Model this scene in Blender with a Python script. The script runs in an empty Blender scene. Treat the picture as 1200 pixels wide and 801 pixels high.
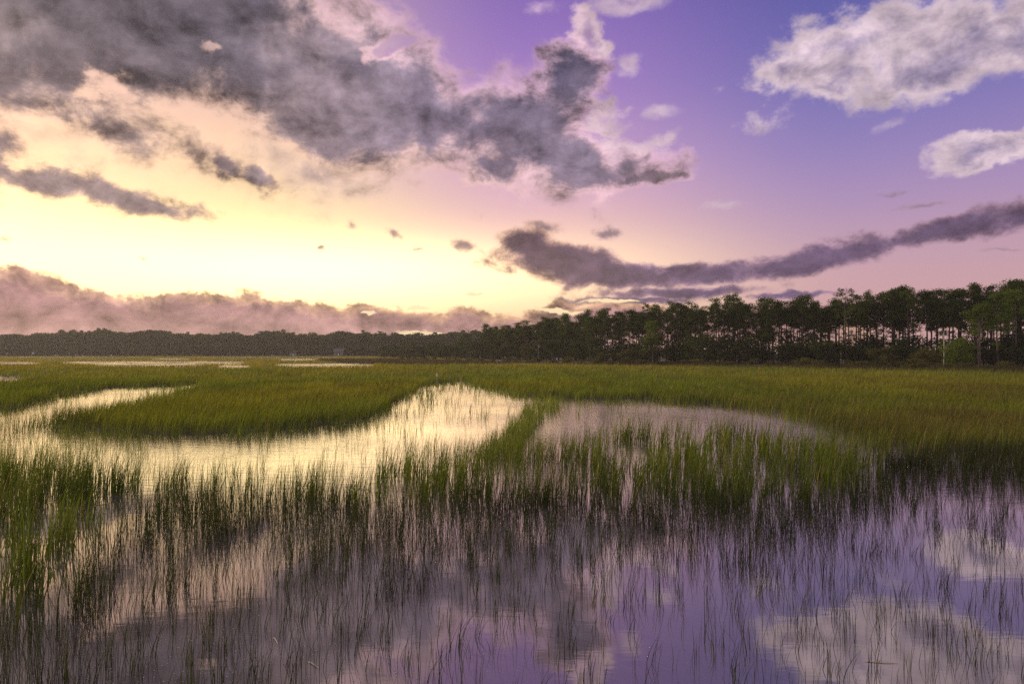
import bpy, math, random
import numpy as np
from mathutils import Vector
R = math.radians
random.seed(7)
rng = np.random.default_rng(11)
C = bpy.context.scene
COL = C.collection

# ------------------------------------------------------------------ camera, exposure, sun
EYE = 3.0
F = 800.0            # focal length in pixels of the 1200 px wide photograph
HOR = 413.0          # its horizon line
cam = bpy.data.cameras.new('camera'); cam.lens = 24; cam.sensor_width = 36
cam.clip_start = 0.1; cam.clip_end = 6000
camo = bpy.data.objects.new('camera', cam); COL.objects.link(camo)
camo.location = (0, 0, EYE); camo.rotation_euler = (R(90.9), 0, 0)
C.camera = camo
vs = C.view_settings
vs.view_transform = 'Standard'; vs.look = 'None'; vs.gamma = 1; vs.exposure = 0.5
C.cycles.use_denoising = False
C.cycles.max_bounces = 6; C.cycles.diffuse_bounces = 3; C.cycles.glossy_bounces = 3
C.cycles.transmission_bounces = 3; C.cycles.transparent_max_bounces = 8; C.cycles.volume_bounces = 0

SUN_AZ, SUN_EL = -43.0, 8.0
sun = bpy.data.lights.new('sun', 'SUN'); sun.energy = 2.4; sun.angle = R(2.5); sun.color = (1.0, .80, .52)
suno = bpy.data.objects.new('sun', sun); COL.objects.link(suno)
sd = Vector((math.sin(R(SUN_AZ))*math.cos(R(SUN_EL)), math.cos(R(SUN_AZ))*math.cos(R(SUN_EL)), math.sin(R(SUN_EL))))
suno.rotation_euler = (-sd).to_track_quat('-Z', 'Y').to_euler()

# ------------------------------------------------------------------ sky
def lin(rgb, k=1.0):
    o = []
    for c in rgb:
        c /= 255.0
        o.append((c/12.92 if c <= .04045 else ((c+.055)/1.055)**2.4)*k)
    return tuple(o)

def ae(x, y):                       # direction (azimuth, elevation) of a place in the sky
    dx = (x-600)/F; dz = (HOR-y)/F
    return math.atan(dx), math.atan(dz/math.sqrt(1+dx*dx))

world = bpy.data.worlds.new('World'); C.world = world; world.use_nodes = True
nt = world.node_tree; nt.nodes.clear()
def N(t, **kw):
    n = nt.nodes.new(t)
    for k, v in kw.items(): setattr(n, k, v)
    return n
def L(a, b): nt.links.new(a, b)
def put(sock, v):
    if isinstance(v, bpy.types.NodeSocket): L(v, sock)
    elif v is not None: sock.default_value = v
def M(op, a, b=None, c=None, clamp=False):
    n = N('ShaderNodeMath', operation=op); n.use_clamp = clamp
    put(n.inputs[0], a); put(n.inputs[1], b)
    if c is not None: put(n.inputs[2], c)
    return n.outputs[0]
def V(op, a, b=None):
    n = N('ShaderNodeVectorMath', operation=op); put(n.inputs[0], a); put(n.inputs[1], b)
    return n.outputs['Value'] if op in ('LENGTH', 'DOT_PRODUCT') else n.outputs[0]
def SM(v, lo, hi, a=0.0, b=1.0):
    n = N('ShaderNodeMapRange', interpolation_type='SMOOTHSTEP')
    put(n.inputs['Value'], v)
    for k, w in (('From Min', lo), ('From Max', hi), ('To Min', a), ('To Max', b)): n.inputs[k].default_value = w
    return n.outputs[0]
def MIX(f, a, b):
    n = N('ShaderNodeMix', data_type='RGBA'); put(n.inputs[0], f)
    for s, v in ((n.inputs[6], a), (n.inputs[7], b)):
        if isinstance(v, tuple): s.default_value = (*v, 1)
        else: L(v, s)
    return n.outputs[2]
def RAMP(f, stops):
    n = N('ShaderNodeValToRGB'); put(n.inputs[0], f); e = n.color_ramp.elements
    n.color_ramp.interpolation = 'B_SPLINE'
    for i, (p, c) in enumerate(stops):
        s = e[i] if i < 2 else e.new(p)
        s.position = p; s.color = (*c, 1)
    return n.outputs[0]
def FBM(vec, scale, detail, rough=.55, dist=0.0):
    n = N('ShaderNodeTexNoise'); L(vec, n.inputs['Vector']); n.inputs['Scale'].default_value = scale
    n.inputs['Detail'].default_value = detail; n.inputs['Roughness'].default_value = rough
    n.inputs['Distortion'].default_value = dist
    return n.outputs[0]

tc = N('ShaderNodeTexCoord').outputs['Generated']
d = V('NORMALIZE', tc)
sep = N('ShaderNodeSeparateXYZ'); L(d, sep.inputs[0])
dx, dy, dz = sep.outputs
AZ = M('ARCTAN2', dx, dy); EL = M('ARCSINE', dz)
cmb = N('ShaderNodeCombineXYZ'); L(AZ, cmb.inputs[0]); L(EL, cmb.inputs[1]); P = cmb.outputs[0]

eln = M('DIVIDE', M('MAXIMUM', EL, 0.0), R(60))            # 0..1 over 60 degrees
def st(deg, rgb, k=1.0): return (deg/60.0, lin(rgb, k))
left = RAMP(eln, [st(0, (250,225,175)), st(7, (255,245,185), 1.12), st(10.5, (254,230,170), 1.0), st(14, (252,214,165)), st(18, (242,196,174)), st(24, (215,175,188)), st(40, (120,100,160)), st(60, (90,85,150))])
mid = RAMP(eln, [st(0, (245,205,160)), st(5, (250,218,182)), st(9, (240,200,182)), st(12, (228,180,190)), st(16, (205,160,200)), st(21, (168,128,198)), st(28, (135,100,185)), st(60, (85,80,150))])
right = RAMP(eln, [st(0, (205,160,155)), st(4.5, (205,160,168)), st(8, (192,154,176)), st(11, (178,146,186)), st(15, (150,130,190)), st(20, (116,110,180)), st(27, (88,86,166)), st(60, (60,62,130))])
base = MIX(SM(AZ, R(-22), R(2)), left, mid)
base = MIX(SM(AZ, R(2), R(27)), base, right)
# paler sky away from sunset, out of view, brightened to front-light trees and grass
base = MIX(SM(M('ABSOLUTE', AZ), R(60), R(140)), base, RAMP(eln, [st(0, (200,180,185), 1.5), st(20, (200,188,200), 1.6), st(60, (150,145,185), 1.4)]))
def glow(az, el, ra, re, col):
    m = N('ShaderNodeMapping', vector_type='TEXTURE'); L(P, m.inputs[0])
    m.inputs['Location'].default_value = (R(az), R(el), 0); m.inputs['Scale'].default_value = (R(ra), R(re), 1)
    g = M('EXPONENT', M('MULTIPLY', M('POWER', V('LENGTH', m.outputs[0]), 2.0), -1.0))
    n = N('ShaderNodeVectorMath', operation='SCALE'); n.inputs[0].default_value = col; L(g, n.inputs['Scale'])
    return n.outputs[0]
base = V('ADD', base, glow(-17, 6.8, 26, 4.6, (.30, .17, .06)))
base = V('ADD', base, glow(-15, 6.6, 20, 2.6, (1.2, .86, .36)))

# noise shared by every cloud
vm = N('ShaderNodeMapping'); L(d, vm.inputs[0]); vm.inputs['Scale'].default_value = (1, 1, 1.35); vm.inputs['Location'].default_value = (3.1, 1.7, .4)
q = vm.outputs[0]
n1 = FBM(q, 4.2, 9, .56, .25)
n2 = FBM(q, 17.0, 8, .64, .3)
vo = N('ShaderNodeVectorMath', operation='ADD'); L(q, vo.inputs[0]); vo.inputs[1].default_value = (-.012, 0, -.030)
n1b = FBM(vo.outputs[0], 4.2, 9, .56, .25)
n2b = FBM(vo.outputs[0], 17.0, 8, .64, .3)
NZ = M('ADD', M('MULTIPLY', M('SUBTRACT', n1, .5), 1.3), M('MULTIPLY', M('SUBTRACT', n2, .5), 1.0))
NZB = M('ADD', M('MULTIPLY', M('SUBTRACT', n1b, .5), 1.3), M('MULTIPLY', M('SUBTRACT', n2b, .5), 1.0))
REL = M('SUBTRACT', NZB, NZ)                                   # relief seen from below / from the sunset side

def COLN(vec, scale, detail, rough=.55):
    n = N('ShaderNodeTexNoise'); L(vec, n.inputs['Vector']); n.inputs['Scale'].default_value = scale
    n.inputs['Detail'].default_value = detail; n.inputs['Roughness'].default_value = rough
    return V('SUBTRACT', n.outputs[1], (.5, .5, .5))
w1 = V('MULTIPLY', COLN(q, 5.0, 3), (.20, .13, 0))
w2 = V('MULTIPLY', COLN(q, 19.0, 6, .6), (.07, .055, 0))
PW = V('ADD', P, V('ADD', w1, w2))
w1s = V('MULTIPLY', COLN(q, 9.0, 3), (.09, .030, 0))
w2s = V('MULTIPLY', COLN(q, 34.0, 5, .6), (.035, .016, 0))
PS = V('ADD', P, V('ADD', w1s, w2s))
def blobs(lst, P=PW):
    """lst: (x, y, rx, ry, tilt degrees) -> 1 inside, falling to 0 on the rim and below outside"""
    cur = None
    for (x, y, rx, ry, t, *o) in lst:
        a, e = ae(x, y)
        m = N('ShaderNodeMapping', vector_type='TEXTURE'); L(P, m.inputs[0])
        m.inputs['Location'].default_value = (a, e, 0); m.inputs['Rotation'].default_value = (0, 0, R(t))
        m.inputs['Scale'].default_value = (rx/F*(.5+.5*math.cos(a)**2), ry/F*(.5+.5*math.cos(a)), 1)
        l = V('LENGTH', m.outputs[0])
        if o: l = M('ADD', l, o[0])
        if cur is None: cur = l
        else:
            s = N('ShaderNodeMath', operation='SMOOTH_MIN'); L(cur, s.inputs[0]); L(l, s.inputs[1]); s.inputs[2].default_value = .25
            cur = s.outputs[0]
    return M('MAXIMUM', M('SUBTRACT', 1.0, cur), -1.6)

# 1. the great dark cloud over the left and middle
dark = blobs([
    (40, 8, 340, 112, -6), (280, 52, 260, 92, -12), (480, 125, 230, 92, -12), (600, 150, 150, 66, -12), (700, 185, 120, 38, -8),
    (655, 85, 60, 48, 20, .15), (565, 195, 70, 30, 0, .0), (-150, 60, 300, 150, 0), (395, 118, 150, 68, -10),
    (80, 205, 170, 26, -12, .05), (170, 230, 100, 20, -14, .1), (250, 194, 38, 18, -35, .1), (305, 214, 38, 17, -10, .1),
    (130, 140, 200, 60, -6, .30), (775, 205, 50, 14, -8, .15)])
# 2. pale clouds in the blue, upper right and top middle
pale = blobs([
    (1010, 45, 150, 55, 4), (930, 70, 70, 28, -6, .05), (1130, 60, 130, 50, 10), (1220, 30, 130, 50, 5), (1010, 90, 60, 22, 0, .1),
    (690, 30, 36, 24, -30, .1), (1180, 175, 66, 24, -8, -.1), (690, 125, 66, 30, -8, .05), (730, 165, 66, 36, 0, .1)])
# 3. streak of grey cloud above the pines and its small outliers
streak = blobs([
    (655, 306, 98, 25, -3), (620, 288, 44, 22, 0, .0), (720, 322, 130, 18, -2, .0), (840, 318, 120, 18, 5), (960, 300, 140, 20, 9), (1100, 272, 130, 20, 10), (1240, 250, 130, 22, 10),
    (800, 341, 130, 11, 1, .05), (930, 345, 90, 7, 1, .1), (740, 352, 110, 8, 0, .1)], PS)
w1t = V('MULTIPLY', COLN(q, 20.0, 3), (.035, .014, 0))
w2t = V('MULTIPLY', COLN(q, 60.0, 4, .6), (.026, .013, 0))
PT = V('ADD', P, V('ADD', w1t, w2t))
wisps = blobs([(738, 0, 60, 14, 0, .1), (740, 75, 22, 16, 0, .2), (1045, 145, 48, 14, 22, .3), (775, 130, 40, 14, 0, .2), (630, 5, 40, 14, 0, .3), (850, 240, 50, 10, 0, .4), (660, 60, 30, 20, 0, .3), (950, 20, 60, 20, 0, .3)], PT)
tiny = blobs([
    (1090, 240, 75, 9, 0, .35), (545, 286, 20, 10, 0), (710, 274, 24, 9, 0), (640, 266, 34, 12, -6, .15), (376, 290, 10, 6, 0, .05), (412, 263, 16, 12, -35, .3), (460, 273, 15, 9, -20, .15), (490, 292, 15, 5, 0, .35),
    (1180, 292, 60, 7, 2, .4), (8, 277, 18, 6, 0, .1), (162, 301, 14, 5, 0, .3), (1050, 225, 40, 8, 0, .45)], PT)
# 4. the low bank along the horizon
bank = blobs([
    (-120, 385, 230, 80, 0), (20, 385, 120, 68, -6), (110, 392, 90, 58, -18), (230, 400, 150, 58, 0), (330, 402, 150, 53, 0), (440, 408, 110, 50, 0), (540, 402, 60, 48, 0), (640, 408, 200, 46, 0), (730, 400, 200, 46, 0), (880, 392, 130, 32, 0, .05), (-400, 390, 300, 90, 0)], PS)

holes = M('MAXIMUM', blobs([(35, 140, 60, 34, -15), (448, 62, 26, 20, 20), (238, 62, 20, 12, 0), (330, 178, 60, 22, -8), (100, 90, 40, 16, 0, .2), (250, 150, 60, 16, -10, .2)]), 0.0)
dark = M('SUBTRACT', dark, M('MULTIPLY', holes, .95))
SUNF = M('EXPONENT', M('MULTIPLY', M('POWER', M('DIVIDE', M('ABSOLUTE', M('SUBTRACT', AZ, R(-18))), R(24)), 2.0), -1.0))
LOWF = SM(EL, R(7), R(24), 1.0, 0.0)

def layer(under, mask, k, amp, a0, a1, c0, c1, edge, core, relk, opac=1.0, lift=None):
    D = M('ADD', M('MULTIPLY', mask, k), M('MULTIPLY', NZ, amp))
    alpha = M('MULTIPLY', SM(D, a0, a1), opac)
    depth = SM(D, c0, c1)
    col = MIX(depth, edge, core)
    rel = M('ADD', 1.0, M('MULTIPLY', REL, relk))
    rel = M('MAXIMUM', rel, .35)
    n = N('ShaderNodeVectorMath', operation='SCALE'); L(col, n.inputs[0]); L(rel, n.inputs['Scale'])
    return MIX(alpha, under, n.outputs[0]), alpha

# cloud colours come from where the sunset lies
edge_pale = MIX(SM(AZ, R(-5), R(20)), lin((244,205,212)), lin((232,208,214)))
core_pale = MIX(SM(AZ, R(0), R(30)), lin((178,146,184)), lin((158,142,174)))
edge_dark = MIX(M('MULTIPLY', LOWF, SUNF), MIX(SM(AZ, R(-30), R(10)), lin((226,188,176)), lin((232,188,210))), lin((250,208,160)))
core_dark = MIX(LOWF, MIX(SM(AZ, R(-40), R(0)), lin((124,113,119)), lin((92,86,110))), lin((158,130,130)))
core_dark = MIX(SM(FBM(q, 3.3, 6, .6), .42, .66), core_dark, MIX(SM(AZ, R(-30), R(0)), lin((184,160,158)), lin((148,132,156))))
edge_str = MIX(SM(AZ, R(0), R(14)), lin((232,186,160)), lin((176,140,160)))
core_str = MIX(SM(AZ, R(0), R(20)), lin((112,88,104)), lin((108,88,116)))
edge_bank = MIX(SM(AZ, R(-34), R(-14)), lin((236,186,158)), lin((240,190,150)))
core_bank = MIX(SM(EL, R(0), R(6)), lin((196,150,144)), lin((160,118,122)))

sky, a2 = layer(base, pale, .95, 1.25, .02, .42, .25, 1.0, edge_pale, core_pale, 1.3, .90)
veil = blobs([(110, 150, 300, 90, -6), (360, 185, 220, 55, -8), (-150, 190, 260, 90, 0), (620, 190, 160, 50, -8), (250, 60, 300, 90, 0)])
sky, a7 = layer(sky, veil, .9, 1.5, -.1, 1.2, .1, 1.2, MIX(SM(AZ, R(-20), R(5)), lin((238,204,178)), lin((226,184,204))), MIX(SM(AZ, R(-20), R(5)), lin((176,150,150)), lin((150,130,160))), 1.6, .8)
sky, a6 = layer(sky, wisps, .8, 1.0, .08, .75, .4, 1.2, edge_pale, core_pale, 1.0, .75)
sky, a1 = layer(sky, dark, 1.0, 1.15, -.04, .40, .10, .62, edge_dark, core_dark, 2.1, .97)
sky, a3 = layer(sky, streak, .85, 1.0, .02, .36, .10, .55, edge_str, core_str, 1.8, .95)
sky, a5 = layer(sky, tiny, .7, .45, .05, .50, .1, .7, edge_str, core_str, 1.0, .85)
sky, a4 = layer(sky, bank, 1.3, .85, .02, .16, .02, .42, edge_bank, core_bank, 2.4, .97)
# bright rifts low in the bank where the sun is about to come through
rift = blobs([(500, 392, 48, 5, -2), (485, 361, 18, 4, 0), (436, 368, 9, 3, 0, .1), (560, 345, 26, 4, 0, .3), (715, 352, 60, 4, 0, .2), (650, 363, 60, 4, 0, .25)], PS)
rf = SM(M('ADD', rift, M('MULTIPLY', NZ, 1.1)), .12, .5)
sky = MIX(rf, sky, (1.15, .86, .52))
lowair = SM(EL, R(0), R(4), .35, 0.0)
sky = MIX(M('MULTIPLY', lowair, SM(AZ, R(-40), R(10), 1.0, .4)), sky, lin((208,160,146)))

nish = N('ShaderNodeTexSky', sky_type='NISHITA'); nish.sun_disc = False
nish.sun_elevation = R(SUN_EL); nish.sun_rotation = R(SUN_AZ); nish.dust_density = 2.0
bg1 = N('ShaderNodeBackground'); L(V('MULTIPLY', nish.outputs[0], (.24, .19, .20)), bg1.inputs[0]); bg1.inputs[1].default_value = .05
cover = M('MAXIMUM', M('MAXIMUM', a1, a2), M('MAXIMUM', a3, a4))
black = N('ShaderNodeBackground'); black.inputs[0].default_value = (0, 0, 0, 1)
mx = N('ShaderNodeMixShader'); L(cover, mx.inputs[0]); L(bg1.outputs[0], mx.inputs[1]); L(black.outputs[0], mx.inputs[2])
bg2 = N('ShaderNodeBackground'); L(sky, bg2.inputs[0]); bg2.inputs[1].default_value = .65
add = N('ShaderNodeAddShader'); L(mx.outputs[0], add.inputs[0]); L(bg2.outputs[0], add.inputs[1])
out = N('ShaderNodeOutputWorld'); L(add.outputs[0], out.inputs[0])
world.cycles.sampling_method = 'MANUAL'; world.cycles.sample_map_resolution = 512

# ---- the place itself
# ------------------------------------------------------------------ materials
def mat(name):
    m = bpy.data.materials.new(name); m.use_nodes = True
    t = m.node_tree; t.nodes.clear(); return m, t
def nd(t, ty, **kw):
    n = t.nodes.new(ty)
    for k, v in kw.items(): setattr(n, k, v)
    return n
def foliage_mat(name, c1, c2, trans=.35, attr=False, gloss=.0, tint=(1.25, 1.15, .45)):
    """leaf surface: base colour varies per tree and in patches; lets some light through"""
    m, t = mat(name); l = t.links.new
    if attr:
        a = nd(t, 'ShaderNodeAttribute', attribute_name='Col'); col = a.outputs['Color']
    else:
        oi = nd(t, 'ShaderNodeObjectInfo'); tcn = nd(t, 'ShaderNodeTexCoord')
        nz = nd(t, 'ShaderNodeTexNoise'); l(tcn.outputs['Object'], nz.inputs['Vector']); nz.inputs['Scale'].default_value = .55
        nz.inputs['Detail'].default_value = 4
        ad = nd(t, 'ShaderNodeMath', operation='ADD'); l(nz.outputs[0], ad.inputs[0]); l(oi.outputs['Random'], ad.inputs[1])
        mr = nd(t, 'ShaderNodeMapRange'); l(ad.outputs[0], mr.inputs[0]); mr.inputs[1].default_value = .35; mr.inputs[2].default_value = 1.65
        mx_ = nd(t, 'ShaderNodeMix', data_type='RGBA'); l(mr.outputs[0], mx_.inputs[0])
        mx_.inputs[6].default_value = (*c1, 1); mx_.inputs[7].default_value = (*c2, 1); col = mx_.outputs[2]
    df = nd(t, 'ShaderNodeBsdfDiffuse'); l(col, df.inputs[0])
    mu = nd(t, 'ShaderNodeVectorMath', operation='MULTIPLY'); l(col, mu.inputs[0]); mu.inputs[1].default_value = tint
    tr = nd(t, 'ShaderNodeBsdfTranslucent'); l(mu.outputs[0], tr.inputs[0])
    ms = nd(t, 'ShaderNodeMixShader'); ms.inputs[0].default_value = trans
    l(df.outputs[0], ms.inputs[1]); l(tr.outputs[0], ms.inputs[2]); res = ms.outputs[0]
    if gloss:
        gl = nd(t, 'ShaderNodeBsdfGlossy'); gl.inputs['Roughness'].default_value = .45; gl.inputs['Color'].default_value = (1, .98, .9, 1)
        m2 = nd(t, 'ShaderNodeMixShader'); m2.inputs[0].default_value = gloss; l(res, m2.inputs[1]); l(gl.outputs[0], m2.inputs[2]); res = m2.outputs[0]
    o = nd(t, 'ShaderNodeOutputMaterial'); l(res, o.inputs[0]); return m
def plain_mat(name, c1, c2, scale=3.0, rough=.85, stretch=(1, 1, 1), bump=.0):
    m, t = mat(name); l = t.links.new
    tcn = nd(t, 'ShaderNodeTexCoord'); mp = nd(t, 'ShaderNodeMapping'); l(tcn.outputs['Object'], mp.inputs[0]); mp.inputs['Scale'].default_value = stretch
    nz = nd(t, 'ShaderNodeTexNoise'); l(mp.outputs[0], nz.inputs['Vector']); nz.inputs['Scale'].default_value = scale; nz.inputs['Detail'].default_value = 6
    mr = nd(t, 'ShaderNodeMapRange'); l(nz.outputs[0], mr.inputs[0]); mr.inputs[1].default_value = .35; mr.inputs[2].default_value = .65
    mx_ = nd(t, 'ShaderNodeMix', data_type='RGBA'); l(mr.outputs[0], mx_.inputs[0]); mx_.inputs[6].default_value = (*c1, 1); mx_.inputs[7].default_value = (*c2, 1)
    p = nd(t, 'ShaderNodeBsdfPrincipled'); l(mx_.outputs[2], p.inputs['Base Color']); p.inputs['Roughness'].default_value = rough
    if bump:
        b = nd(t, 'ShaderNodeBump'); b.inputs['Strength'].default_value = bump; l(nz.outputs[0], b.inputs['Height']); l(b.outputs[0], p.inputs['Normal'])
    o = nd(t, 'ShaderNodeOutputMaterial'); l(p.outputs[0], o.inputs[0]); return m

GRASS = foliage_mat('grass_blade', None, None, trans=.50, attr=True, gloss=.02)
PINE = foliage_mat('pine_needles', (.035, .055, .016), (.075, .105, .022), trans=.35)
PINEL = foliage_mat('pine_needles_light', (.085, .13, .022), (.13, .17, .035), trans=.4)
OAK = foliage_mat('oak_leaves', (.028, .042, .016), (.055, .075, .022), trans=.3)
OAKL = foliage_mat('oak_leaves_light', (.07, .11, .022), (.12, .16, .03), trans=.4)
SHRUB = foliage_mat('shrub_leaves', (.060, .060, .025), (.11, .105, .035), trans=.35)
FAR = foliage_mat('far_leaves', (.034, .060, .014), (.06, .090, .020), trans=.3)
BARK = plain_mat('bark', (.05, .036, .028), (.10, .07, .052), 4, .9, (1, 1, .3), .3)
DEAD = plain_mat('dead_wood', (.30, .26, .20), (.42, .37, .30), 4, .9, (1, 1, .3), .3)
MUD = plain_mat('marsh_mud', (.045, .042, .022), (.085, .075, .035), .6, .9, (1, 1, 1), .2)
STRAW = plain_mat('dry_straw', (.50, .42, .28), (.68, .58, .40), 9, .7)
PLANK = plain_mat('weathered_plank', (.07, .055, .045), (.11, .09, .07), 2, .8, (1, 1, 4), .1)
ROOF = plain_mat('grey_shingle', (.09, .07, .06), (.13, .10, .09), 2, .8)
GLASS = plain_mat('window_glass', (.05, .05, .06), (.08, .08, .09), 1, .1)
PAINT = plain_mat('pale_paint', (.45, .44, .42), (.55, .54, .50), 3, .6)

def water_mat():
    m, t = mat('still_marsh_water'); l = t.links.new
    g = nd(t, 'ShaderNodeNewGeometry')
    mp = nd(t, 'ShaderNodeMapping'); l(g.outputs['Position'], mp.inputs[0]); mp.inputs['Scale'].default_value = (.55, 1.5, 1)
    na = nd(t, 'ShaderNodeTexNoise'); l(mp.outputs[0], na.inputs['Vector']); na.inputs['Scale'].default_value = 3.0; na.inputs['Detail'].default_value = 4; na.inputs['Roughness'].default_value = .55
    nb = nd(t, 'ShaderNodeTexNoise'); l(g.outputs['Position'], nb.inputs['Vector']); nb.inputs['Scale'].default_value = .12; nb.inputs['Detail'].default_value = 3
    # breeze reaches the creek more than the sheltered shallows in front
    br = nd(t, 'ShaderNodeMapRange', interpolation_type='SMOOTHSTEP'); l(nb.outputs[0], br.inputs[0])
    br.inputs[1].default_value = .38; br.inputs[2].default_value = .66; br.inputs[3].default_value = .55; br.inputs[4].default_value = 1.0
    sx = nd(t, 'ShaderNodeSeparateXYZ'); l(g.outputs['Position'], sx.inputs[0])
    fr = nd(t, 'ShaderNodeMapRange', interpolation_type='SMOOTHSTEP'); l(sx.outputs[1], fr.inputs[0])
    fr.inputs[1].default_value = 12; fr.inputs[2].default_value = 18; fr.inputs[3].default_value = .06; fr.inputs[4].default_value = 1.0
    mu = nd(t, 'ShaderNodeMath', operation='MULTIPLY'); l(br.outputs[0], mu.inputs[0]); l(fr.outputs[0], mu.inputs[1])
    mu2 = nd(t, 'ShaderNodeMath', operation='MULTIPLY'); l(mu.outputs[0], mu2.inputs[0]); mu2.inputs[1].default_value = 1.0
    b = nd(t, 'ShaderNodeBump'); b.inputs['Distance'].default_value = .016; l(mu2.outputs[0], b.inputs['Strength']); l(na.outputs[0], b.inputs['Height'])
    ro = nd(t, 'ShaderNodeMapRange'); l(mu.outputs[0], ro.inputs[0]); ro.inputs[3].default_value = .03; ro.inputs[4].default_value = .13
    gl = nd(t, 'ShaderNodeBsdfGlossy'); l(ro.outputs[0], gl.inputs['Roughness']); gl.inputs['Color'].default_value = (1.0, .96, .90, 1); l(b.outputs[0], gl.inputs['Normal'])
    df = nd(t, 'ShaderNodeBsdfDiffuse'); df.inputs[0].default_value = (.13, .11, .088, 1)
    f = nd(t, 'ShaderNodeFresnel'); f.inputs[0].default_value = 2.1; l(b.outputs[0], f.inputs['Normal'])
    ms = nd(t, 'ShaderNodeMixShader'); fm = nd(t, 'ShaderNodeMath', operation='MULTIPLY_ADD'); l(f.outputs[0], fm.inputs[0]); fm.inputs[1].default_value = 1.5; fm.inputs[2].default_value = .0; fm.use_clamp = True
    l(fm.outputs[0], ms.inputs[0]); l(df.outputs[0], ms.inputs[1]); l(gl.outputs[0], ms.inputs[2])
    o = nd(t, 'ShaderNodeOutputMaterial'); l(ms.outputs[0], o.inputs[0]); return m
WATER = water_mat()

# ------------------------------------------------------------------ mesh helpers
def tag(o, label=None, cat=None, group=None, kind=None):
    if label: o['label'] = label
    if cat: o['category'] = cat
    if group: o['group'] = group
    if kind: o['kind'] = kind
    return o
def quads(name, verts, faces, material, parent=None, col=None, smooth=False):
    """verts (n,3), faces (m,4) as one mesh object"""
    verts = np.asarray(verts, np.float32); faces = np.asarray(faces, np.int32)
    me = bpy.data.meshes.new(name); k = faces.shape[1]
    me.vertices.add(len(verts)); me.vertices.foreach_set('co', verts.ravel())
    me.loops.add(faces.size); me.loops.foreach_set('vertex_index', faces.ravel())
    me.polygons.add(len(faces)); me.polygons.foreach_set('loop_start', np.arange(0, faces.size, k, dtype=np.int32))
    if smooth: me.polygons.foreach_set('use_smooth', np.ones(len(faces), bool))
    if col is not None:
        a = me.color_attributes.new('Col', 'FLOAT_COLOR', 'POINT')
        a.data.foreach_set('color', np.concatenate([col, np.ones((len(col), 1))], 1).astype(np.float32).ravel())
    me.update(calc_edges=True); me.materials.append(material)
    o = bpy.data.objects.new(name, me); COL.objects.link(o)
    if parent is not None: o.parent = parent
    return o
class MB:
    def __init__(s): s.v = []; s.f = []
    def tube(s, pts, radii, n=7):
        b = len(s.v); pts = [Vector(p) for p in pts]
        for i, p in enumerate(pts):
            dr = (pts[min(i+1, len(pts)-1)] - pts[max(i-1, 0)]).normalized()
            u = dr.cross(Vector((.31, .95, .02))).normalized(); w = dr.cross(u)
            for k in range(n):
                a = 2*math.pi*k/n; s.v.append(p + (u*math.cos(a) + w*math.sin(a))*radii[i])
        for i in range(len(pts)-1):
            for k in range(n):
                s.f.append((b+i*n+k, b+i*n+(k+1) % n, b+(i+1)*n+(k+1) % n, b+(i+1)*n+k))
        s.v.append(pts[-1]); e = len(s.v)-1
        for k in range(0, n): s.f.append((b+(len(pts)-1)*n+k, b+(len(pts)-1)*n+(k+1) % n, e, e))
    def box(s, x0, y0, z0, x1, y1, z1):
        b = len(s.v); s.v += [Vector((x, y, z)) for z in (z0, z1) for x, y in ((x0, y0), (x1, y0), (x1, y1), (x0, y1))]
        s.f += [tuple(b+i for i in f) for f in ((0, 3, 2, 1), (4, 5, 6, 7), (0, 1, 5, 4), (1, 2, 6, 5), (2, 3, 7, 6), (3, 0, 4, 7))]
    def prism(s, x0, y0, x1, y1, z0, z1):     # gable roof, ridge along x
        b = len(s.v); ym = (y0+y1)/2
        s.v += [Vector(p) for p in ((x0, y0, z0), (x1, y0, z0), (x1, y1, z0), (x0, y1, z0), (x0, ym, z1), (x1, ym, z1))]
        s.f += [tuple(b+i for i in f) for f in ((0, 3, 2, 1), (0, 1, 5, 4), (2, 3, 4, 5), (0, 4, 3), (1, 2, 5))]
    def build(s, name, material, parent=None, smooth=False):
        me = bpy.data.meshes.new(name); me.from_pydata([tuple(v) for v in s.v], [], [tuple(dict.fromkeys(f)) for f in s.f]); me.materials.append(material)
        if smooth: me.polygons.foreach_set('use_smooth', [True]*len(me.polygons))
        me.update(); o = bpy.data.objects.new(name, me); COL.objects.link(o)
        if parent is not None: o.parent = parent
        return o
def empty(name, loc=(0, 0, 0), rz=0):
    o = bpy.data.objects.new(name, None); COL.objects.link(o); o.location = loc; o.rotation_euler = (0, 0, rz); o.empty_display_size = .3; return o
def copy_tree(root):
    r = root.copy(); COL.objects.link(r)
    for ch in root.children:
        c = ch.copy(); COL.objects.link(c); c.parent = r
    return r

# smooth value noise on the plane
class Noise2:
    def __init__(s, seed): s.t = np.random.default_rng(seed).random((256, 256))
    def __call__(s, x, y):
        xi = np.floor(x).astype(int); yi = np.floor(y).astype(int); fx = x-xi; fy = y-yi
        fx = fx*fx*(3-2*fx); fy = fy*fy*(3-2*fy); g = lambda a, b: s.t[a & 255, b & 255]
        return (g(xi, yi)*(1-fx)+g(xi+1, yi)*fx)*(1-fy)+(g(xi, yi+1)*(1-fx)+g(xi+1, yi+1)*fx)*fy
    def f(s, x, y, o=3):
        r = 0; a = .5
        for _ in range(o): r = r+a*s(x, y); x = x*2.03+7.1; y = y*2.03+3.7; a *= .5
        return r/(1-a*2)*.5*2 if False else r/(1-.5**o)
NA, NB, NC, ND = Noise2(1), Noise2(2), Noise2(3), Noise2(4)
def inside(poly, x, y):
    r = np.zeros(x.shape, bool); n = len(poly)
    for i in range(n):
        x0, y0 = poly[i]; x1, y1 = poly[(i+1) % n]
        if y0 == y1: continue
        c = ((y0 > y) != (y1 > y)) & (x < (x1-x0)*(y-y0)/(y1-y0)+x0); r ^= c
    return r
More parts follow.
